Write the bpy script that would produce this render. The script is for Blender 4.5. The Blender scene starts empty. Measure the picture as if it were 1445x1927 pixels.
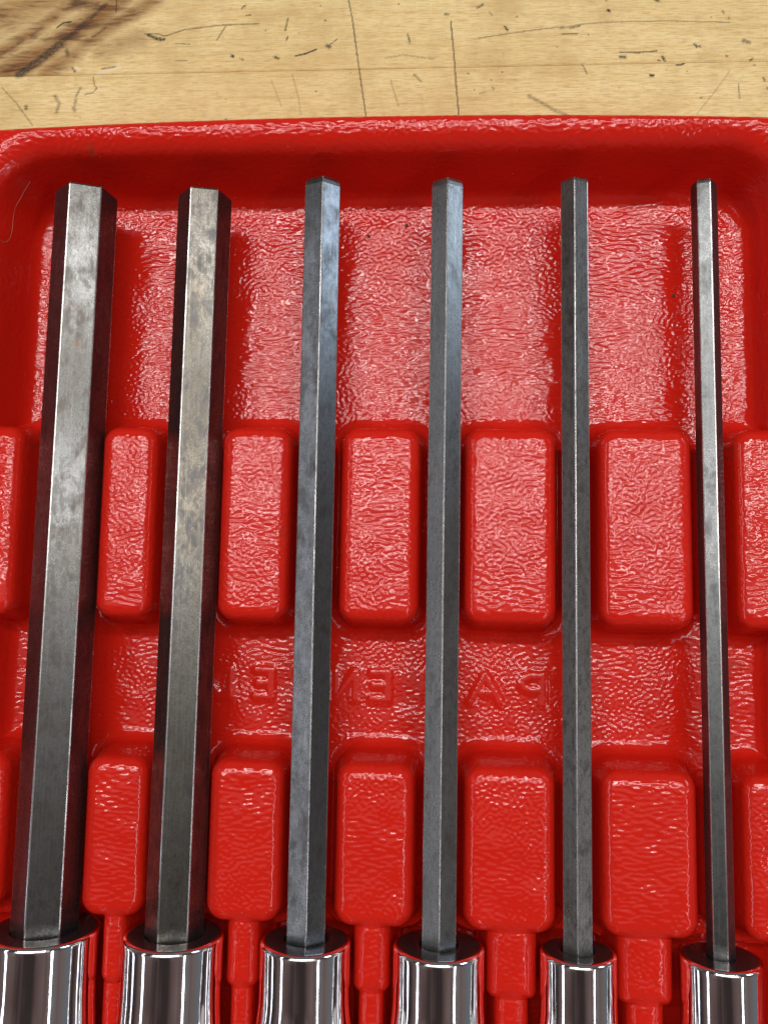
import bpy, bmesh, math, random
import numpy as np
from mathutils import Matrix, Vector

S = 0.001                     # everything below is laid out in millimetres
scn = bpy.context.scene
rng = np.random.default_rng(7)
random.seed(7)

# ------------------------------------------------------------------ camera
FPX, PW, PH = 1600.0, 1445.0, 1927.0
ANG = (0.10164048, 0.06109428, 0.01154887)
CAMZ = 151.579
def rotm(p, y, r):
    return Matrix.Rotation(p, 3, 'X') @ Matrix.Rotation(y, 3, 'Y') @ Matrix.Rotation(r, 3, 'Z')
ROT = rotm(*ANG)
cam = bpy.data.cameras.new('camera'); camo = bpy.data.objects.new('camera', cam)
scn.collection.objects.link(camo)
camo.matrix_world = Matrix.Translation((0, 0, CAMZ * S)) @ ROT.to_4x4()
cam.sensor_fit = 'VERTICAL'; cam.sensor_height = 36.0; cam.lens = 36.0 * FPX / PH
cam.clip_start = 0.005; cam.clip_end = 50.0
scn.camera = camo
scn.render.resolution_x, scn.render.resolution_y = 767, 1024
def at(px, py, z):            # pixel of the photograph -> point on the plane at height z (mm)
    d = ROT @ Vector(((px - PW / 2) / FPX, -(py - PH / 2) / FPX, -1.0))
    t = (z - CAMZ) / d.z
    return d.x * t, d.y * t

# ------------------------------------------------------------------ light
world = bpy.data.worlds.new('World'); scn.world = world; world.use_nodes = True
wt = world.node_tree; bg = wt.nodes['Background']
# dim cluttered workshop all round: an even scatter of warm, dark and bluish tones
tc = wt.nodes.new('ShaderNodeTexCoord'); wn = wt.nodes.new('ShaderNodeTexNoise'); rp = wt.nodes.new('ShaderNodeValToRGB')
wn.inputs['Scale'].default_value = 1.35; wn.inputs['Detail'].default_value = 4.0; wn.inputs['Roughness'].default_value = 0.6
wt.links.new(tc.outputs['Generated'], wn.inputs['Vector']); wt.links.new(wn.outputs['Fac'], rp.inputs[0]); wt.links.new(rp.outputs[0], bg.inputs[0])
el = rp.color_ramp.elements
el[0].position = 0.36; el[0].color = (0.30, 0.22, 0.21, 1); el[1].position = 0.68; el[1].color = (1.1, 1.35, 1.55, 1)
e = el.new(0.46); e.color = (1.0, 0.66, 0.62, 1)
e = el.new(0.55); e.color = (1.3, 0.98, 0.92, 1)
bg.inputs[1].default_value = 0.105
def lamp(name, loc, target, sx, sy, power, col, rz=0.0):
    l = bpy.data.lights.new(name, 'AREA'); l.shape = 'RECTANGLE'; l.size = sx; l.size_y = sy
    l.energy = power; l.color = col
    o = bpy.data.objects.new(name, l); scn.collection.objects.link(o)
    o.location = loc
    q = (Vector(target) - Vector(loc)).to_track_quat('-Z', 'Y')
    o.rotation_euler = q.to_euler(); 
    if rz: o.rotation_euler.rotate_axis('Z', rz)
    return o
for y, p in ((0.18, 7.4), (0.64, 10.6)):
    lamp('ceiling_tube_light', (-0.05, y, 1.5), (-0.05, y, 0), 1.6, 0.075, p, (1.0, 0.97, 0.94))
lamp('ceiling_panel_light', (0.0, 0.32, 1.62), (0.0, 0.32, 0), 2.2, 1.5, 4.2, (1.0, 0.97, 0.95))
lamp('window_light', (2.0, 1.15, 0.80), (0, 0, 0), 0.7, 0.6, 9.0, (0.62, 0.78, 1.0))
lamp('side_tube_light', (-1.30, -0.20, 1.00), (-0.1, -0.20, 0), 2.0, 0.12, 3.2, (0.86, 0.88, 1.0))
lamp('side_tube_light', (1.00, -0.75, 1.20), (0.1, -0.75, 0), 1.2, 0.08, 2.4, (0.92, 0.94, 1.0))
lamp('door_light', (-1.90, -0.90, 0.22), (0, 0, 0), 0.9, 0.30, 2.4, (0.80, 0.84, 1.0))
lamp('back_window_light', (1.15, -1.30, 0.95), (0, 0, 0), 0.55, 0.9, 1.1, (0.70, 0.82, 1.0))
scn.view_settings.view_transform = 'Standard'; scn.view_settings.look = 'None'
scn.view_settings.gamma = 1.0; scn.view_settings.exposure = 0.0
scn.view_settings.use_curve_mapping = False

# ------------------------------------------------------------------ helpers
def link(o, parent=None):
    scn.collection.objects.link(o)
    if parent: o.parent = parent
    return o
def empty(name, loc=(0, 0, 0)):
    o = bpy.data.objects.new(name, None); o.empty_display_size = 0.01; o.location = [c * S for c in loc]
    return link(o)
def tag(o, label, cat=None, group=None, kind=None):
    o['label'] = label
    if cat: o['category'] = cat
    if group: o['group'] = group
    if kind: o['kind'] = kind
    return o
class NT:
    def __init__(self, name):
        self.m = bpy.data.materials.new(name); self.m.use_nodes = True
        self.t = self.m.node_tree; self.b = self.t.nodes['Principled BSDF']
    def n(self, typ, **kw):
        nd = self.t.nodes.new(typ)
        for k, v in kw.items():
            if k in nd.inputs: nd.inputs[k].default_value = v
            else: setattr(nd, k, v)
        return nd
    def l(self, a, b): self.t.links.new(a, b)
    def coords(self, sc=(1, 1, 1), loc=(0, 0, 0), rnd=False):
        c = self.n('ShaderNodeTexCoord'); mp = self.n('ShaderNodeMapping')
        mp.inputs['Scale'].default_value = [1000.0 * s for s in sc]; mp.inputs['Location'].default_value = loc
        self.l(c.outputs['Object'], mp.inputs['Vector']); return mp.outputs[0]
    def noise(self, vec, scale, detail=3.0, rough=0.55, dist=0.0):
        nd = self.n('ShaderNodeTexNoise'); nd.inputs['Scale'].default_value = scale
        nd.inputs['Detail'].default_value = detail; nd.inputs['Roughness'].default_value = rough
        nd.inputs['Distortion'].default_value = dist
        self.l(vec, nd.inputs['Vector']); return nd.outputs['Fac']
    def ramp(self, fac, stops, interp='LINEAR'):
        r = self.n('ShaderNodeValToRGB'); e = r.color_ramp.elements; r.color_ramp.interpolation = interp
        while len(e) < len(stops): e.new(0.5)
        for k, (p, c) in enumerate(stops):
            e[k].position = p; e[k].color = (c, c, c, 1) if isinstance(c, (int, float)) else (*c, 1)
        self.l(fac, r.inputs[0]); return r.outputs[0]
    def mix(self, fac, a, b, blend='MIX'):
        m = self.n('ShaderNodeMix', data_type='RGBA', blend_type=blend)
        for s, v in ((m.inputs[0], fac), (m.inputs[6], a), (m.inputs[7], b)):
            if hasattr(v, 'is_output'): self.l(v, s)
            elif isinstance(v, tuple): s.default_value = (*v, 1)
            else: s.default_value = v
        return m.outputs[2]
    def math(self, op, a, b=0.0):
        m = self.n('ShaderNodeMath', operation=op)
        for s, v in ((m.inputs[0], a), (m.inputs[1], b)):
            if hasattr(v, 'is_output'): self.l(v, s)
            else: s.default_value = v
        return m.outputs[0]
    def attr(self, name):
        return self.n('ShaderNodeAttribute', attribute_name=name)
    def bump(self, h, dist, strength=1.0, prev=None):
        b = self.n('ShaderNodeBump'); b.inputs['Distance'].default_value = dist * S
        b.inputs['Strength'].default_value = strength
        self.l(h, b.inputs['Height'])
        if prev: self.l(prev, b.inputs['Normal'])
        return b.outputs[0]
def mesh_np(name, co, quads, smooth=True, mat=None):
    me = bpy.data.meshes.new(name)
    me.vertices.add(len(co)); me.vertices.foreach_set('co', (co * S).astype(np.float32).ravel())
    nq = len(quads); me.loops.add(nq * 4); me.polygons.add(nq)
    me.loops.foreach_set('vertex_index', quads.astype(np.int32).ravel())
    me.polygons.foreach_set('loop_start', np.arange(0, nq * 4, 4, dtype=np.int32))
    me.update(calc_edges=True)
    me.polygons.foreach_set('use_smooth', np.full(nq, smooth))
    if mat: me.materials.append(mat)
    return me
def fftnoise(shape, res, fx, fy, bw, seed, oct2=0.0):
    """band-passed random field: centre frequencies fx, fy in cycles per mm"""
    r = np.random.default_rng(seed); w = r.standard_normal(shape)
    ky = np.fft.fftfreq(shape[0], res)[:, None]; kx = np.fft.fftfreq(shape[1], res)[None, :]
    k = np.sqrt((kx / fx) ** 2 + (ky / fy) ** 2)
    g = np.exp(-((k - 1.0) / bw) ** 2)
    o = np.real(np.fft.ifft2(np.fft.fft2(w) * g)); return o / o.std()
def sstep(a, b, x):
    t = np.clip((x - a) / (b - a), 0, 1); return t * t * (3 - 2 * t)
def prof(H, draft=10.0, rt=2.0, rb=1.6):
    """rounded wall section -> f(d), d = horizontal distance inwards from the upper edge"""
    a = math.radians(90 - draft); t = np.linspace(0, a, 14)
    Hm = H - (rb + rt) * (1 - math.cos(a)); run = Hm / math.tan(a)
    bx = -run - rb * math.sin(a) + rb * np.sin(t); bz = rb * (1 - np.cos(t))
    tx = rt * math.sin(a) - rt * np.sin(t[::-1]); tz = H - rt * (1 - np.cos(t[::-1]))
    X = np.concatenate([bx, tx]); Z = np.concatenate([bz, tz])
    return lambda d: np.interp(d, X, Z)
def rrect(X, Y, x0, x1, y0, y1, r):      # >0 inside
    cx, cy, hx, hy = (x0 + x1) / 2, (y0 + y1) / 2, (x1 - x0) / 2 - r, (y1 - y0) / 2 - r
    qx, qy = np.abs(X - cx) - hx, np.abs(Y - cy) - hy
    return r - (np.hypot(np.maximum(qx, 0), np.maximum(qy, 0)) + np.minimum(np.maximum(qx, qy), 0))
def segdist(X, Y, pts):
    d = np.full(X.shape, 1e9)
    for (ax, ay), (bx, by) in zip(pts[:-1], pts[1:]):
        vx, vy = bx - ax, by - ay; L = vx * vx + vy * vy + 1e-12
        t = np.clip(((X - ax) * vx + (Y - ay) * vy) / L, 0, 1)
        d = np.minimum(d, np.hypot(X - ax - t * vx, Y - ay - t * vy))
    return d

ZA = 9.5           # height of the tools' axes above the tray floor
ZB = 10.0          # height of the divider blocks
HR = 15.0          # height of the rim
ZT = -3.0          # bench top
# bits: x at tip, x at socket, tip y, circumradius, roll (deg), socket radius
BITS = [(-62.9, -63.2, 70.9, 5.32, 40.0, 8.85), (-41.4, -41.6, 70.2, 4.68, 47.0, 8.05),
        (-20.5, -20.1, 72.6, 3.50, 22.0, 7.25), (1.33, 1.2, 72.2, 3.09, 30.0, 7.25),
        (23.15, 23.1, 72.2, 2.60, 39.5, 5.95), (45.0, 45.15, 71.8, 2.15, 17.0, 6.25)]
YS = -54.6         # plane of the socket mouths
NB = len(BITS)

# ------------------------------------------------------------------ bench top
def wood_material():
    t = NT('maple_wood')
    g = t.coords((0.05, 1.0, 1.0)); f = t.coords((1, 1, 1)); lo = t.coords((0.02, 0.12, 1))
    n1 = t.noise(g, 1.3, 6, 0.68, 0.6); n2 = t.noise(lo, 1.0, 3); n3 = t.noise(t.coords((0.10, 1.0, 1.0)), 4.0, 4, 0.65)
    hat = t.noise(t.coords((2.6, 0.30, 1)), 1.0, 3); blot = t.noise(f, 0.10, 5, .6); fl = t.noise(t.coords((0.35, 1.6, 1)), 1.0, 3, .6)
    c = t.ramp(n1, [(0.30, (0.54, 0.35, 0.115)), (0.45, (0.84, 0.64, 0.28)), (0.68, (0.94, 0.78, 0.405))])
    c = t.mix(0.35, c, t.ramp(n2, [(0.3, (0.66, 0.45, 0.155)), (0.7, (0.93, 0.75, 0.375))]))
    c = t.mix(t.ramp(n3, [(0.47, 0.0), (0.66, 0.60)]), c, (0.44, 0.27, 0.095))
    c = t.mix(t.ramp(hat, [(0.52, 0.0), (0.75, 0.22)]), c, (0.90, 0.75, 0.46))
    c = t.mix(t.ramp(fl, [(0.54, 0.0), (0.72, 0.5)]), c, (0.88, 0.74, 0.45))
    c = t.mix(t.ramp(blot, [(0.46, 0.0), (0.70, 0.55)]), c, (0.54, 0.35, 0.13))
    br = t.noise(t.coords((0.010, 0.05, 1), (5, 2, 0)), 1.0, 2)
    c = t.mix(t.ramp(br, [(0.42, 0.0), (0.64, 0.35)]), c, (0.66, 0.44, 0.17))
    spk = t.n('ShaderNodeTexVoronoi'); spk.inputs['Scale'].default_value = 0.30; t.l(f, spk.inputs['Vector'])
    spm = t.math('MULTIPLY', t.ramp(spk.outputs['Distance'], [(0.03, 1.0), (0.09, 0.0)]), t.ramp(t.noise(f, 0.21, 1), [(0.44, 0.0), (0.54, 0.7)]))
    c = t.mix(spm, c, (0.10, 0.065, 0.04))
    k = t.attr('burl').outputs['Fac']; d = t.attr('marks').outputs['Fac']; w = t.attr('chip').outputs['Fac']
    dg = t.n('ShaderNodeMapping'); dg.inputs['Rotation'].default_value = (0, 0, math.radians(-38)); dg.inputs['Scale'].default_value = (0.18, 1.0, 1.0)
    t.l(f, dg.inputs['Vector']); nb = t.noise(dg.outputs[0], 0.55, 6, 0.7, 0.8)
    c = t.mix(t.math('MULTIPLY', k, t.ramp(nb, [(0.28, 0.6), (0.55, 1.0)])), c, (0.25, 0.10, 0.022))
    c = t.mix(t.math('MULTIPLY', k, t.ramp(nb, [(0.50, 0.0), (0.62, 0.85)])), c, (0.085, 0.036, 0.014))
    c = t.mix(w, c, (0.82, 0.68, 0.42))
    c = t.mix(t.math('MINIMUM', t.math('MULTIPLY', d, 1.25), 1.0), c, (0.026, 0.019, 0.014))
    t.l(c, t.b.inputs['Base Color'])
    t.b.inputs['Roughness'].default_value = 0.5; t.b.inputs['Specular IOR Level'].default_value = 0.25
    h = t.math('ADD', t.math('MULTIPLY', n3, 0.6), t.math('MULTIPLY', d, -1.5))
    t.l(t.bump(h, 0.06, 0.5), t.b.inputs['Normal'])
    return t.m
WOOD = wood_material()
# worn marks read off the photograph: (points, half width px, strength)
MK = [
 ([(34, 140), (70, 112), (110, 82), (150, 52), (200, 8)], 5.0, .62), ([(36, 140), (75, 114), (112, 84)], 10.0, .78), ([(110, 84), (160, 44)], 7.0, .5), ([(150, 52), (172, 38)], 6.0, .5), ([(175, 70), (200, 52)], 3.0, .5), ([(60, 66), (80, 52)], 4.0, .4), ([(0, 104), (45, 76)], 4.0, .4), ([(120, 18), (160, 5), (185, 8)], 3.0, .5),
 ([(108, 52), (120, 43), (135, 41)], 1.8, .9), ([(126, 95), (128, 103)], 5.0, .55), ([(280, 66), (296, 73), (308, 74)], 4.0, .95),
 ([(273, 64), (300, 64), (310, 68), (350, 55), (420, 47), (487, 45)], 1.2, .75), ([(220, 0), (219, 22)], 1.1, .8),
 ([(104, 180), (112, 195), (107, 212)], 4.0, .5), ([(152, 165), (145, 178), (140, 208)], 3.0, .45), ([(138, 203), (142, 208)], 4.0, .55),
 ([(49, 200), (50, 204)], 4.5, .7), ([(4, 165), (30, 192), (62, 236)], 1.3, .6), ([(193, 129), (218, 126)], 1.2, .8),
 ([(137, 128), (141, 134)], 2.2, .8), ([(176, 145), (178, 160), (183, 166), (176, 174), (160, 178)], 1.1, .6),
 ([(425, 50), (418, 60), (408, 76)], 1.6, .6), ([(456, 15), (462, 11)], 2.6, .85), ([(464, 29), (472, 28)], 1.8, .7),
 ([(436, 105), (438, 106)], 3.8, 1.0), ([(453, 112), (457, 112)], 2.6, .7), ([(516, 107), (525, 110)], 2.8, .8),
 ([(542, 35), (537, 57)], 2.0, .65), ([(542, 69), (539, 75)], 1.8, .8), ([(557, 105), (575, 101), (595, 93)], 2.0, .9),
 ([(616, 86), (620, 88)], 4.8, .85), ([(618, 86), (634, 74)], 1.2, .7), ([(611, 38), (613, 39)], 1.8, .8), ([(424, 225), (427, 226)], 2.4, .8),
 ([(656, 0), (663, 35), (675, 125), (690, 228)], 1.0, .85), ([(848, 40), (854, 105), (858, 160), (864, 226)], 1.2, .92),
 ([(837, 27), (844, 27)], 2.6, .85), ([(767, 65), (770, 75), (771, 82)], 2.2, .8), ([(725, 109), (760, 103), (815, 111)], 2.2, .35),
 ([(779, 140), (792, 153)], 2.8, .6), ([(898, 14), (908, 9)], 3.2, .7), ([(920, 22), (926, 29)], 1.2, .6), ([(950, 50), (954, 56)], 2.8, .9),
 ([(900, 72), (950, 64), (1000, 57), (1060, 50)], 1.0, .6), ([(995, 181), (1020, 194), (1040, 206), (1066, 217)], 4.0, .5),
 ([(1036, 204), (1066, 217)], 4.5, .35), ([(1052, 54), (1090, 46), (1150, 41), (1250, 39), (1372, 42)], 0.9, .55), ([(1057, 64), (1086, 64)], 1.2, .8),
 ([(1072, 53), (1090, 49)], 1.8, .7), ([(1143, 20), (1146, 20)], 3.0, 1.0), ([(1166, 98), (1200, 99), (1235, 96)], 1.4, .9), ([(1168, 107), (1175, 107)], 4.2, .8),
 ([(1246, 107), (1250, 114)], 3.4, .9), ([(1237, 113), (1241, 114)], 1.6, .9), ([(1272, 122), (1280, 122), (1287, 119)], 2.0, .9), ([(1223, 142), (1228, 142)], 3.2, .95),
 ([(1305, 83), (1310, 87), (1316, 87)], 2.2, .9), ([(1398, 76), (1408, 80)], 4.6, .6), ([(1365, 105), (1368, 106)], 2.0, .85), ([(1411, 113), (1415, 111)], 2.0, .85),
 ([(1418, 122), (1420, 123)], 1.6, .8), ([(1095, 121), (1104, 139)], 1.2, .7), ([(1310, 215), (1340, 178), (1372, 134)], 1.0, .30), ([(1389, 158), (1391, 186)], 1.2, .65),
 ([(1317, 184), (1319, 184)], 1.6, .9), ([(1435, 146), (1438, 152)], 1.8, .8), ([(1443, 165), (1445, 168)], 2.4, .6), ([(1232, 0), (1240, 2)], 2.6, .8),
 ([(1359, 22), (1361, 24)], 2.2, .8), ([(330, 82), (358, 83)], 1.1, .55), ([(331, 114), (352, 114)], 1.0, .6), ([(500, 56), (500, 58)], 1.6, .6),
 ([(735, 150), (742, 175), (750, 200)], 0.9, .4), ([(550, 140), (562, 185), (566, 215)], 0.9, .35), ([(510, 150), (530, 200)], 0.9, .3),
 ([(913, 173), (902, 176)], 1.2, .5), ([(926, 164), (929, 168)], 2.0, .5), ([(880, 138), (882, 139)], 2.0, .7), ([(892, 168), (893, 169)], 1.6, .6), ([(1164, 165), (1165, 166)], 1.4, .5),
]
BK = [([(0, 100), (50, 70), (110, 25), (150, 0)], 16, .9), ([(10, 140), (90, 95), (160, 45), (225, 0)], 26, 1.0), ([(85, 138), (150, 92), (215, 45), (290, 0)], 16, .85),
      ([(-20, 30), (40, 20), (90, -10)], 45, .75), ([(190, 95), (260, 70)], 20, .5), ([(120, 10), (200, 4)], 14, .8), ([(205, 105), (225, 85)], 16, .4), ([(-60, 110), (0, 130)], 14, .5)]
def make_plank(name, x0, x1, y0, y1, parent, fx, fy):
    """one board: a fine sheet where it shows, coarser beyond, eased edges and sides"""
    def axis(a, b, lo, hi, fine):
        v = list(np.linspace(a, b, int(max(2, (b - a) / 20)) + 1))
        lo, hi = max(lo, a), min(hi, b)
        if hi - lo > fine: v = [q for q in v if q < lo - 1 or q > hi + 1] + list(np.arange(lo, hi, fine))
        v += [a, a + .25, b - .25, b]
        v = sorted(set(np.round(v, 3))); return np.array(v)
    xs, ys = axis(x0, x1, *fx), axis(y0, y1, *fy)
    X, Y = np.meshgrid(xs, ys); e = np.minimum(np.minimum(X - x0, x1 - X), np.minimum(Y - y0, y1 - Y))
    Z = ZT - 0.12 * (e < 0.1)
    ny, nx = X.shape
    co = np.stack([X, Y, Z], -1).reshape(-1, 3)
    i = (np.arange(ny - 1)[:, None] * nx + np.arange(nx - 1)[None]).ravel()
    q = np.stack([i, i + 1, i + 1 + nx, i + nx], -1)
    # sides
    rim = np.concatenate([np.arange(nx), np.arange(1, ny) * nx + nx - 1, (ny - 1) * nx + np.arange(nx - 2, -1, -1), np.arange(ny - 2, 0, -1) * nx])
    low = co[rim].copy(); low[:, 2] = ZT - 30; base = len(co); co = np.vstack([co, low]); m = len(rim); k = np.arange(m)
    q = np.vstack([q, np.stack([rim[k], base + k, base + (k + 1) % m, rim[(k + 1) % m]], -1)])
    me = mesh_np(name, co, q, False, WOOD)
    px, py = X.ravel(), Y.ravel()
    r = np.random.default_rng(int(abs(y0) * 10) + 3)
    jit = 0.13 * r.standard_normal((len(px), 2)).T
    marks = np.zeros(len(co)); burl = np.zeros(len(co)); chip = np.zeros(len(co))
    Pm = {}
    def tow(pts): return [at(a, b, ZT) for a, b in pts]
    for lst, arr, soft in ((MK, marks, .8), (BK, burl, 1.6)):
        for pts, hw, st in lst:
            p = tow(pts); w = max(hw, 1.35 if hw < 1.4 else 0) * 0.11; st = st * (0.95 if lst is MK else 1.0)
            xa, xb = min(a for a, b in p) - 3 * w - 1, max(a for a, b in p) + 3 * w + 1
            ya, yb = min(b for a, b in p) - 3 * w - 1, max(b for a, b in p) + 3 * w + 1
            s = np.where((px > xa) & (px < xb) & (py > ya) & (py < yb))[0]
            if not len(s): continue
            if lst is BK and y1 < 103: continue
            jj = (0.5 if hw > 2 else 0.12) if lst is MK else 0.0
            d = segdist(px[s] + jit[0][s] * jj, py[s] + jit[1][s] * jj, p)
            v = st * (1 - sstep(w * (0.35 if soft < 1 else 0.0), w * (1.15 if soft < 1 else 1.8), d))
            if lst is MK: v *= r.uniform(.45, 1.1, len(s)) if hw > 2 else r.uniform(.75, 1.05, len(s))
            arr[s] = np.maximum(arr[s], v)
    for pts, hw in (([(185, 138), (205, 132), (228, 127)], 4.5), ([(143, 127), (150, 131)], 5)):
        d = segdist(px, py, tow(pts)); chip[:len(px)] = np.maximum(chip[:len(px)], .8 * (1 - sstep(hw * .04, hw * .11, d)))
    for nm, arr in (('marks', marks), ('burl', burl), ('chip', chip)):
        a = me.attributes.new(nm, 'FLOAT', 'POINT'); a.data.foreach_set('value', np.clip(arr, 0, 1).astype(np.float32))
    o = bpy.data.objects.new(name, me); link(o, parent); return o
bench = empty('workbench_top', (0, 0, 0)); tag(bench, 'scratched pale maple workbench top of glued boards under the red tray', None, None, 'structure')
FX = (-96, 70, 0.2)
make_plank('plank', -260, 230, 102.05, 165, bench, FX, (102.1, 121, 0.2))
make_plank('plank', -260, 230, 40, 101.98, bench, FX, (78, 101.9, 0.2))
make_plank('plank', -260, 230, -30, 39.93, bench, (1e6, 1e6, 1), (1e6, 1e6, 1))
make_plank('plank', -260, 230, -100, -30.07, bench, (1e6, 1e6, 1), (1e6, 1e6, 1))
make_plank('plank', -260, 230, -190, -100.07, bench, (1e6, 1e6, 1), (1e6, 1e6, 1))

# ------------------------------------------------------------------ red tray
def red_material():
    t = NT('red_plastic')
    f = t.coords(); n = t.noise(f, 0.08, 3); sp = t.n('ShaderNodeTexVoronoi'); sp.inputs['Scale'].default_value = 0.55
    t.l(f, sp.inputs['Vector'])
    c = t.mix(n, (0.61, 0.0140, 0.0062), (0.69, 0.0180, 0.0082))
    sc1 = t.noise(t.coords((0.9, 0.12, 0.9)), 0.8, 5, 0.7, 0.5); sc2 = t.noise(f, 0.06, 3)
    scuff = t.math('MULTIPLY', t.ramp(sc1, [(0.60, 0.0), (0.74, 1.0)]), t.ramp(sc2, [(0.48, 0.0), (0.66, 0.45)]))
    c = t.mix(scuff, c, (0.50, 0.055, 0.045))
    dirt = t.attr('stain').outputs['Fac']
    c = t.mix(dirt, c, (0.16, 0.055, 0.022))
    dust = t.ramp(sp.outputs['Distance'], [(0.035, 1.0), (0.06, 0.0)])
    sel = t.ramp(t.noise(f, 0.5, 1), [(0.56, 0.0), (0.60, 0.55)])
    c = t.mix(t.math('MULTIPLY', dust, sel), c, (0.75, 0.45, 0.40))
    t.l(c, t.b.inputs['Base Color'])
    rr = t.noise(f, 0.25, 3)
    t.l(t.ramp(rr, [(0.3, 0.09), (0.7, 0.14)]), t.b.inputs['Roughness'])
    t.b.inputs['IOR'].default_value = 1.5
    fine = t.noise(t.coords((0.6, 1.6, 1)), 1.1, 2, 0.5)
    ge = t.n('ShaderNodeNewGeometry'); sp2 = t.n('ShaderNodeSeparateXYZ'); t.l(ge.outputs['Normal'], sp2.inputs[0])
    side = t.ramp(sp2.outputs['Z'], [(0.55, 1.0), (0.93, 0.0)])
    peb = t.math('MULTIPLY', t.noise(f, 1.0, 1, 0.5), side)
    t.l(t.bump(peb, 0.11, 1.0, t.bump(fine, 0.02, 0.10)), t.b.inputs['Normal'])
    return t.m
RED = red_material()
BX1 = [(-57.95, -48.1), (-36.9, -24.7), (-16.2, -2.7), (4.75, 20.1), (27.0, 42.4)]
BX2 = [(-57.8, -47.2), (-36.85, -24.4), (-15.8, -2.9), (5.1, 19.8), (27.0, 42.2)]
ROW1, ROW2 = (-4.1, 29.1), (-52.8, -26.8)
POST = [(-54.0, -50.0), (-33.4, -27.9), (-12.6, -6.5), (8.8, 17.0), (29.5, 38.4)]
XL, XR = -75.2, 54.8       # floor edges
def axis(a, b, lo, hi, fine, coarse):
    return np.concatenate([np.arange(a, lo, coarse), np.arange(lo, hi, fine), np.arange(hi, b + 1e-6, coarse)])
GR = 0.17
xs = axis(-92.0, 71.0, -90, 64, GR, 0.6); ys = axis(-126.0, 90.0, -78, 86, GR, 0.6)
X, Y = np.meshgrid(xs, ys)
ny, nx = X.shape
print('tray grid', nx, ny)
Z = np.zeros_like(X)
region = np.zeros(X.shape, np.int32)           # part id of each vertex
# hollow: walls rise from the floor edge to the rim
inner = rrect(X, Y, XL - 3.2, XR + 3.2, -118.0, 76.3, 11.0)   # distance inside the rim's inner edge
wall = prof(HR, 12.0, 4.6, 3.2)
zin = wall(-inner)                              # 0 on the floor, HR on the rim
# the lower side walls stand on the block level too
Z = np.maximum(Z, zin)
bow = 82.4 - 1.35 * ((X + 11) / 66.0) ** 2
outer = np.minimum(rrect(X, Y, -87.5, 66.5, -124.0, 95.0, 12.0), bow - Y)
corner = rrect(X, Y, -87.5, 66.5, -124.0, 82.4, 14.0); outer = np.minimum(outer, corner)
rimf = prof(HR - ZT, 4.0, 1.7, 0.2)
# pull the crest down a little towards both lips so the rim reads as a rounded bead
Z = np.minimum(Z, rimf(outer - 0.1) + ZT)
rimmask = (inner < 0.2)
# deep well round the sockets
Z -= 2.4 * sstep(-50.5, -53.5, Y) * sstep(1.0, 5.0, inner)
# divider blocks
blk = prof(ZB, 10.0, 2.5, 2.6)
parts = []                                      # (name, id)
pid = 1
def addz(mask_box, h, pid_, thr):
    a, b, c, d = mask_box
    i0, i1 = np.searchsorted(ys, c), np.searchsorted(ys, d); j0, j1 = np.searchsorted(xs, a), np.searchsorted(xs, b)
    sl = (slice(i0, i1), slice(j0, j1)); hh = h(X[sl], Y[sl]); z = Z[sl]
    k = np.clip(1.2 * np.minimum(hh, np.maximum(z, 0.0)), 1e-4, 1.6); m = np.clip(0.5 + 0.5 * (hh - z) / k, 0, 1); zz = z * (1 - m) + hh * m + k * m * (1 - m) * 0.5
    up = hh > 0.02
    Z[sl] = np.where(up, np.maximum(zz, z), z)
    if pid_:
        rg = region[sl]; rg[(hh > thr)] = pid_
for row, (BX, (ya, yb)) in enumerate(((BX1, ROW1), (BX2, ROW2))):
    ext = [(-92.0, -72.0 if row == 0 else -71.0)] + BX + [(49.1, 71.0)]
    for xa, xb in ext:
        edge = xa < -80 or xb > 60
        addz((xa - 5, xb + 5, ya - 5, yb + 5), lambda x, y: blk(rrect(x, y, xa, xb, ya, yb, 3.0)), pid, 0.5)
        parts.append(('divider_block', pid)); pid += 1
# slots under the bits carry them between the blocks
for (xt, xb, yt, R, ph, rs) in BITS:
    bot = ZA - R * max(math.sin(math.radians(ph + 60 * k + 180)) for k in range(6)) - 0.03
    for ya, yb in (ROW1, ROW2):
        p = prof(bot, 14, 0.3, 0.4); xm = xt + (xb - xt) * (yt - (ya + yb) / 2) / (yt - YS)
        addz((xm - 12, xm + 12, ya - 3, yb + 3), lambda x, y: p(rrect(x, y, xm - .55 * R, xm + .55 * R, ya + 3.0, yb - 3.0, 0.3)), 0, 9)
# posts between the sockets
for k, (xa, xb) in enumerate(POST):
    w = xb - xa; n = 0.16 * w if k else 0.05 * w; r = min(3.0, w * 0.48)
    p = prof(9.2, 7, r, 0.8); p2 = prof(8.5, 7, min(2.6, (w - 2 * n) * .48), 0.8)
    addz((xa - 4, xb + 4, -66.5, -47), lambda x, y: p(rrect(x, y, xa, xb, -63.4, -40.0, min(1.6, w * .45))), pid, 0.6)
    addz((xa - 4, xb + 4, -119, -58), lambda x, y: p2(rrect(x, y, xa + n, xb - n, -116.0, -55.0, min(1.2, w * .35))), pid, 0.6)
    parts.append(('socket_divider_post', pid)); pid += 1
# blocks win over posts where they meet
for row, (BX, (ya, yb)) in enumerate(((BX1, ROW1), (BX2, ROW2))):
    ext = [(-92.0, -72.0 if row == 0 else -71.0)] + BX + [(49.1, 71.0)]
    for k, (xa, xb) in enumerate(ext):
        d = rrect(X, Y, xa, xb, ya, yb, 3.0); region[d > -1.2] = 1 + row * 7 + k
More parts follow.
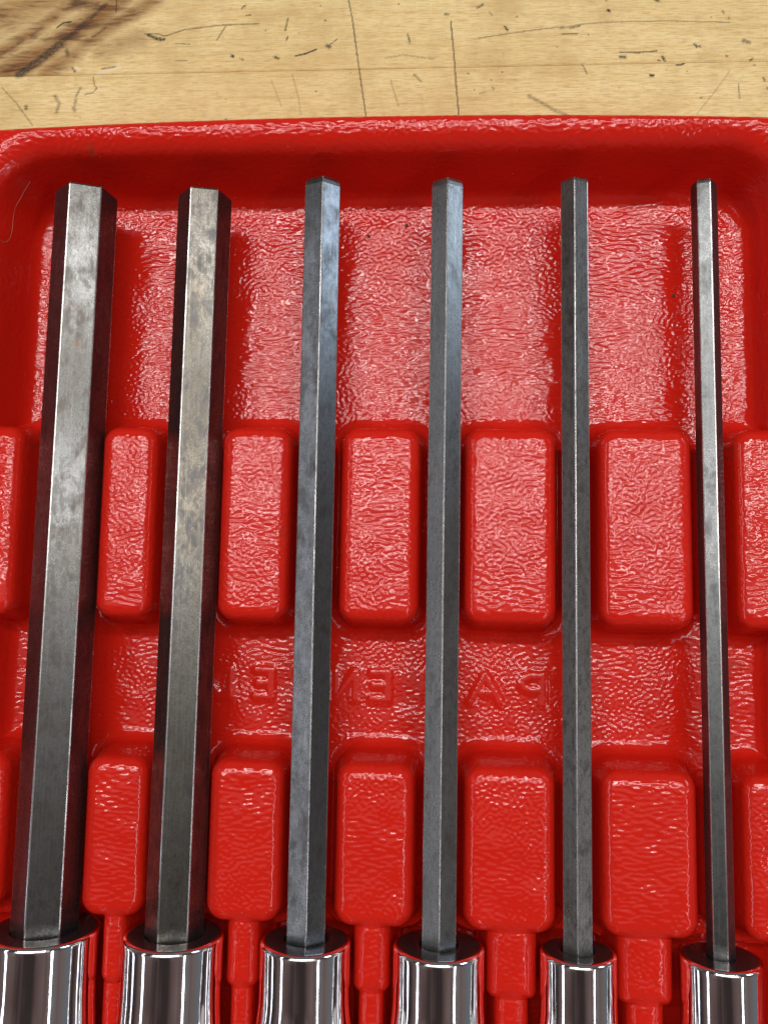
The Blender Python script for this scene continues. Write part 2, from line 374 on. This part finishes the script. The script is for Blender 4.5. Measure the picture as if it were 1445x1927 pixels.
# cradles that carry the sockets
for (xt, xb, yt, R, ph, rs) in BITS:
    s = (np.abs(X - xb) < 0.5 * rs) & (Y < YS - 3) & (Y > -110)
    cr = ZA - np.sqrt(np.maximum((rs + 0.02) ** 2 - (X - xb) ** 2, 0))
    Z[s] = np.maximum(Z[s], np.where(Y[s] < -62, np.minimum(cr[s], ZA - rs - 1.6), cr[s]))
Z = np.minimum(Z, rimf(outer - 0.1) + ZT)         # nothing reaches past the outer skin
# lettering: PATENTED moulded from the back, so it reads mirrored
def letter(ch):
    A = {'P': [[(0, 0), (0, 1)], [(0, 1), (.62, 1), (.92, .9), (1, .74), (.92, .58), (.62, .47), (0, .47)]],
         'A': [[(0, 0), (.5, 1), (1, 0)], [(.2, .34), (.8, .34)]], 'T': [[(0, 1), (1, 1)], [(.5, 0), (.5, 1)]],
         'E': [[(1, 0), (0, 0), (0, 1), (1, 1)], [(0, .52), (.85, .52)]], 'N': [[(0, 0), (0, 1), (1, 0), (1, 1)]],
         'D': [[(0, 0), (0, 1), (.5, 1), (.85, .86), (1, .62), (1, .38), (.85, .14), (.5, 0), (0, 0)]]}
    return A[ch]
LB = [('P', 14.3, 19.8), ('A', 5.5, 12.3), ('T', -1.8, 3.9), ('E', -11.7, -7.2), ('N', -18.3, -13.0), ('T', -25.0, -19.6), ('E', -32.3, -27.9), ('D', -40.3, -35.3)]
SW = 0.9
smooth_letters = np.zeros_like(X)
for ch, xa, xb in LB:
    i0, i1 = np.searchsorted(ys, -21), np.searchsorted(ys, -9.5); j0, j1 = np.searchsorted(xs, xa - 3), np.searchsorted(xs, xb + 3)
    sl = (slice(i0, i1), slice(j0, j1)); d = np.full(X[sl].shape, 1e9)
    for st in letter(ch):
        pts = [(xb - SW - u * (xb - xa - 2 * SW), -18.5 + SW + v * (6.4 - 2 * SW)) for u, v in st]
        d = np.minimum(d, segdist(X[sl], Y[sl], pts))
    m = 1 - sstep(SW - 0.75, SW + 0.5, d)
    Z[sl] += 0.34 * m; smooth_letters[sl] = np.maximum(smooth_letters[sl], m)
    rg = region[sl]; rg[d < SW + 0.15] = pid; parts.append(('embossed_letter', pid)); pid += 1
region[(region == 0) & (inner < 2.4)] = -1      # rim and walls
# moulded leather-like wrinkle
shape = (1350, 1350)
w1 = fftnoise(shape, GR, 0.42, 1.22, 0.42, 1); w2 = fftnoise(shape, GR, 0.90, 1.22, 0.42, 2); w3 = fftnoise(shape, GR, 1.2, 1.8, 0.4, 3)
sel = sstep(-0.6, 0.9, fftnoise(shape, GR, 0.03, 0.03, 0.9, 4))
wr = (1 - sel) * np.tanh(1.1 * w1) + sel * np.tanh(1.1 * w2) + 0.10 * w3
jj = np.round(xs / GR).astype(int) % 1350; ii = np.round(ys / GR).astype(int) % 1350
WR = wr[np.ix_(ii, jj)]
gy, gx = np.gradient(Z, ys, xs); slope = 1.0 / (1.0 + (gx ** 2 + gy ** 2) * 0.8)
lump = fftnoise(shape, GR, 0.12, 0.12, 0.8, 9)[np.ix_(ii, jj)]
crest = sstep(HR - 3.0, HR - .6, Z)
Z += 0.034 * WR * slope * (1 - 0.6 * smooth_letters) * (1 + 0.5 * crest) + 0.035 * lump * slope
Z = np.maximum(Z, ZT + 0.01)
keep = outer > -1.6
stain = np.zeros_like(X)
ns = fftnoise(shape, GR, 0.8, 0.8, 0.7, 12)[np.ix_(ii, jj)]
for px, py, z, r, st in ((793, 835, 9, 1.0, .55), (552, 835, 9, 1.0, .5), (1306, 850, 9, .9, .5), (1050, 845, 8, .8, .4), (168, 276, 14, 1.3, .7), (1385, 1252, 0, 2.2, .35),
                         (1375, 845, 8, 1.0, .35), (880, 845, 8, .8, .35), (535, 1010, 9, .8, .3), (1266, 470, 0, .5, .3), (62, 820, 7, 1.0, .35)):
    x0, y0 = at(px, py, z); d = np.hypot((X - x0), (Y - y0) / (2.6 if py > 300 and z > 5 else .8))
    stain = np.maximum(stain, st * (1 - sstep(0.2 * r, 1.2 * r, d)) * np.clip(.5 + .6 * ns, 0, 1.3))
# vertex normals of the whole sheet, so that the parts join without a seam
gy, gx = np.gradient(Z, ys, xs); N = np.stack([-gx, -gy, np.ones_like(Z)], -1); N /= np.linalg.norm(N, axis=-1, keepdims=True)
CO = np.stack([X, Y, Z], -1).reshape(-1, 3); NN = N.reshape(-1, 3); ST = stain.ravel()
i = (np.arange(ny - 1)[:, None] * nx + np.arange(nx - 1)[None]).ravel()
Q = np.stack([i, i + 1, i + 1 + nx, i + nx], -1)
Q = Q[keep.ravel()[Q].all(1)]
FR = region.ravel()[Q[:, 0]]
tray = empty('tool_tray', (0, 0, ZT)); tag(tray, 'glossy red textured moulded plastic tool tray lying on the pale wooden bench', 'tool tray')
def tray_part(name, sel):
    q = Q[sel]; u, inv = np.unique(q, return_inverse=True); inv = inv.reshape(q.shape)
    me = mesh_np(name, CO[u], inv, True, RED)
    a = me.attributes.new('stain', 'FLOAT', 'POINT'); a.data.foreach_set('value', np.clip(ST[u], 0, 1).astype(np.float32))
    me.normals_split_custom_set_from_vertices(NN[u].tolist())
    o = bpy.data.objects.new(name, me); link(o, tray); o.location = (0, 0, -ZT * S); return o
tray_part('rim', FR == -1); fl = tray_part('recessed_floor', FR == 0)
for name, p in parts:
    if (FR == p).any():
        o = tray_part(name, FR == p)
        if name == 'embossed_letter': o.parent = fl; o.location = (0, 0, 0)

# ------------------------------------------------------------------ hex bit sockets
def steel(name, base, dark, tint, rough, blotch, seed, grain=0.5):
    t = NT(name); f = t.coords((1, 0.55, 1), (seed * 13.7, seed * 5.1, seed)); st = t.coords((1, 0.25, 1), (seed, 0, seed * 3))
    n1 = t.noise(f, 0.42, 9, 0.78, 0.2); n2 = t.noise(f, 1.6, 5, 0.7); n3 = t.noise(st, 3.5, 2); n4 = t.noise(f, 0.06, 4, .6)
    c = t.mix(t.ramp(n4, [(0.45, 0.0), (0.60, 0.85)]), base, tint)
    c = t.mix(t.ramp(n1, [(0.55 - blotch * .04, 0.0), (0.60, 0.85)]), c, dark)
    c = t.mix(t.ramp(n2, [(0.50, 0.0), (0.72, 0.6)]), c, dark)
    dl = t.noise(t.coords((5.0, 0.05, 5.0), (seed, 0, 0)), 1.0, 3, .6)
    c = t.mix(t.ramp(dl, [(0.50, 0.0), (0.70, 0.35)]), c, tuple(min(1, q * 1.5) for q in base))
    rs_ = t.noise(f, 0.22, 5, .7); c = t.mix(t.ramp(rs_, [(0.60, 0.0), (0.70, 0.5)]), c, (0.12, 0.075, 0.045))
    t.l(c, t.b.inputs['Base Color'])
    t.b.inputs['Metallic'].default_value = 0.9
    t.l(t.ramp(n1, [(0.35, rough - .06), (0.65, rough + .10)]), t.b.inputs['Roughness'])
    h = t.math('ADD', n3, t.math('MULTIPLY', t.noise(f, 4.0, 3), 1.0))
    t.l(t.bump(h, 0.02, grain * 0.4), t.b.inputs['Normal'])
    return t.m
BITMAT = [steel('steel_bright', (0.14, 0.143, 0.142), (0.075, 0.066, 0.058), (0.105, 0.10, 0.092), 0.26, 1.3, 1, .9),
          steel('steel_mottled', (0.152, 0.146, 0.128), (0.062, 0.060, 0.063), (0.112, 0.098, 0.077), 0.26, 1.9, 2, .9),
          steel('steel_dark', (0.165, 0.172, 0.17), (0.10, 0.10, 0.098), (0.138, 0.142, 0.14), 0.26, 0.5, 3, .7),
          steel('steel_satin', (0.23, 0.235, 0.225), (0.135, 0.138, 0.13), (0.19, 0.195, 0.187), 0.27, 0.5, 4, .9),
          steel('steel_grey', (0.27, 0.27, 0.255), (0.085, 0.073, 0.06), (0.19, 0.18, 0.16), 0.28, 1.2, 5, .8),
          steel('steel_silver', (0.145, 0.152, 0.152), (0.08, 0.083, 0.086), (0.118, 0.122, 0.122), 0.28, 0.7, 6, 1.1)]
EDGE = steel('steel_worn_edge', (0.50, 0.50, 0.49), (0.22, 0.21, 0.20), (0.36, 0.355, 0.35), 0.25, 1.0, 8, .5)
def chrome():
    t = NT('chrome'); t.b.inputs['Metallic'].default_value = 1.0
    f = t.coords(); n = t.noise(f, 0.35, 4, .6); sc = t.noise(t.coords((4.0, 0.15, 4.0)), 1.0, 3)
    t.l(t.mix(n, (0.90, 0.90, 0.91), (0.95, 0.95, 0.95)), t.b.inputs['Base Color'])
    t.l(t.ramp(n, [(0.35, 0.035), (0.7, 0.09)]), t.b.inputs['Roughness'])
    t.l(t.bump(sc, 0.004, 0.5), t.b.inputs['Normal']); return t.m
CHROME = chrome()
MOUTH = steel('shaded_socket_mouth', (0.20, 0.19, 0.19), (0.13, 0.12, 0.12), (0.16, 0.15, 0.15), 0.16, 0.4, 11, .3)  # end face of the chrome coloured darker, painting in its dark, shaded reflection
def hex_bit(R, ph, L, tipc, mat):
    """hexagonal bar along +Y from y=-6 to y=L with eased corners and a chamfered tip"""
    e = 0.16 if R > 4 else 0.12
    V = [Vector((R * math.cos(math.radians(ph + 60 * k)), R * math.sin(math.radians(ph + 60 * k)))) for k in range(6)]
    ring = []
    for k in range(6):
        a, b, c = V[k - 1], V[k], V[(k + 1) % 6]
        d1 = (a - b).normalized() * e * 1.2; d2 = (c - b).normalized() * e * 1.2
        ring += [b + d1, b + (d1 + d2) * 0.22, b + d2]
    n = len(ring); bm = bmesh.new(); rows = []
    stations = [(-6.0, 1.0)] + [(L * k / 14.0, 1.0) for k in range(1, 14)]
    if tipc > 0.3:
        stations += [(L - tipc, 1.0), (L - tipc * .55, .97 if tipc > .5 else .99), (L - tipc * .2, .90 if tipc > .5 else .965), (L, .76 if tipc > .5 else .92)]
    else: stations += [(L - .25, 1.0), (L - .05, .975), (L, .94)]
    for y, s in stations:
        rows.append([bm.verts.new((p.x * s * S, y * S, p.y * s * S)) for p in ring])
    for a, b in zip(rows[:-1], rows[1:]):
        for k in range(n):
            fc = bm.faces.new((a[k], a[(k + 1) % n], b[(k + 1) % n], b[k])); fc.material_index = 1 if k % 3 != 2 else 0
    bm.faces.new(rows[0]); bm.faces.new(rows[-1][::-1])
    bmesh.ops.recalc_face_normals(bm, faces=bm.faces)
    me = bpy.data.meshes.new('hex_bit'); bm.to_mesh(me); bm.free(); me.materials.append(mat); me.materials.append(EDGE); return me
def chrome_sleeve(rs, R):
    """turned sleeve along -Y from its mouth: dished end face, eased lip, waist flaring to the drive end"""
    fl = 0.5 if rs > 7.8 else 1.3
    p = [(0.2, -0.5), (R * 0.9, -0.5), (R * 0.97, -0.45), (R * 1.01, -0.2), (R * 1.03, -0.03), (R * 1.05, 0.0), (R*1.05 + .4*(rs - R*1.05-.7), 0.0), (rs - 0.75, 0.0)]
    for k in range(1, 9):
        a = math.radians(90 * k / 8); p.append((rs - 0.7 + 0.7 * math.sin(a), -0.7 + 0.7 * math.cos(a)))
    p += [(rs, -1.2), (rs, -4.0), (rs, -6.5), (rs, -8.0)]
    for k in range(1, 15):
        t = k / 14.0; s = t * t * (3 - 2 * t); p.append((rs + fl * s, -8.0 - 14.0 * t))
    p += [(rs + fl, -25), (rs + fl, -52.0), (rs + fl - 0.6, -52.6), (rs - 1.0, -52.6), (5.0, -52.6), (4.8, -52.2), (4.8, -44), (0.2, -44)]
    seg = 128; q = []; co = []
    for r, y in p:
        for k in range(seg):
            a = 2 * math.pi * k / seg; co.append((r * math.cos(a), y, r * math.sin(a)))
    for i in range(len(p) - 1):
        for k in range(seg):
            q.append((i * seg + k, i * seg + (k + 1) % seg, (i + 1) * seg + (k + 1) % seg, (i + 1) * seg + k))
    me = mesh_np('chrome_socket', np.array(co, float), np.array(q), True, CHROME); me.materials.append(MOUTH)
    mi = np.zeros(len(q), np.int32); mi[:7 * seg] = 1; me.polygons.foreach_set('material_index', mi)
    return me
LAB = ['widest hex bit socket, grey steel with broad bright flat face',
       'second widest hex bit socket, flat face mottled tan and dark grey',
       'thicker of two hex bit sockets with corner ridge upward and bluish side, dark steel',
       'slimmer of two hex bit sockets with corner ridge upward and bluish side, satin grey',
       'slim dark hex bit socket with off-centre ridge and brown patina spots',
       'thinnest hex bit socket, silvery flat face between two near-black sides']
for k, (xt, xb, yt, R, ph, rs) in enumerate(BITS):
    t = empty('hex_bit_socket', (xb, YS, ZA)); t.rotation_euler = (0, 0, math.atan2(xb - xt, yt - YS))
    tag(t, LAB[k], 'hex bit', 'long hex bit sockets lying side by side in the tray')
    o = bpy.data.objects.new('hex_bit', hex_bit(R, ph, yt - YS, 0.45 if k in (0, 1) else 1.5 if k < 4 else 0.9, BITMAT[k])); link(o, t)
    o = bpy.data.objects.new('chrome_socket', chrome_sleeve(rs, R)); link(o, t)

# ------------------------------------------------------------------ small things
def zat(x, y):
    return float(Z[np.abs(ys - y).argmin(), np.abs(xs - x).argmin()])
def surf(px, py):              # follow the pixel's ray down to the tray
    for z in np.arange(16.5, -1, -0.05):
        x, y = at(px, py, z)
        if zat(x, y) >= z: return x, y, z
    return (*at(px, py, 0), 0.0)
def thread(name, pxs, r, mat, label):
    cu = bpy.data.curves.new(name, 'CURVE'); cu.dimensions = '3D'; cu.bevel_depth = r * S; cu.bevel_resolution = 2
    sp = cu.splines.new('NURBS'); P = [surf(*p) for p in pxs]; sp.points.add(len(P) - 1)
    for q, (x, y, z) in zip(sp.points, P): q.co = (x * S, y * S, (z + r * 1.1) * S, 1)
    sp.use_endpoint_u = True; sp.order_u = 4
    tmp = bpy.data.objects.new('tmp', cu); scn.collection.objects.link(tmp)
    me = bpy.data.meshes.new_from_object(tmp.evaluated_get(bpy.context.evaluated_depsgraph_get()))
    bpy.data.objects.remove(tmp); me.name = name; me.materials.clear(); me.materials.append(mat)
    o = bpy.data.objects.new(name, me); link(o); return tag(o, label, 'lint')
def plain(name, col, rough=.7):
    t = NT(name); n = t.noise(t.coords(), 2.0, 3); t.l(t.mix(n, tuple(c * .7 for c in col), col), t.b.inputs['Base Color'])
    t.b.inputs['Roughness'].default_value = rough; return t.m
LINT = plain('lint_fibre', (0.55, 0.20, 0.14))
thread('lint_thread', [(58, 341), (52, 352), (45, 362), (40, 375), (31, 386), (27, 400), (25, 420), (24, 440), (16, 456), (8, 458), (2, 452)], 0.05, LINT, 'fine pale hair curling down the corner wall of the tray')
CR = plain('grit', (0.07, 0.05, 0.04))
def crumb(px, py, r, label):
    x, y, z = surf(px, py); bm = bmesh.new(); bmesh.ops.create_icosphere(bm, subdivisions=2, radius=r * S)
    for v in bm.verts: v.co *= 1 + random.uniform(-.25, .25); v.co.z *= .7
    me = bpy.data.meshes.new('grit_crumb'); bm.to_mesh(me); bm.free(); me.materials.append(CR)
    o = bpy.data.objects.new('grit_crumb', me); o.location = (x * S, y * S, (z + r * .45) * S); link(o); tag(o, label, 'crumb')
crumb(693, 445, .32, 'dark grit crumb on upper tray floor beside the ridge-up dark bit')
crumb(765, 425, .30, 'dark grit crumb on upper tray floor close to the satin grey bit tip')
crumb(1266, 557, .28, 'brown crumb on upper tray floor close to the thinnest bit')
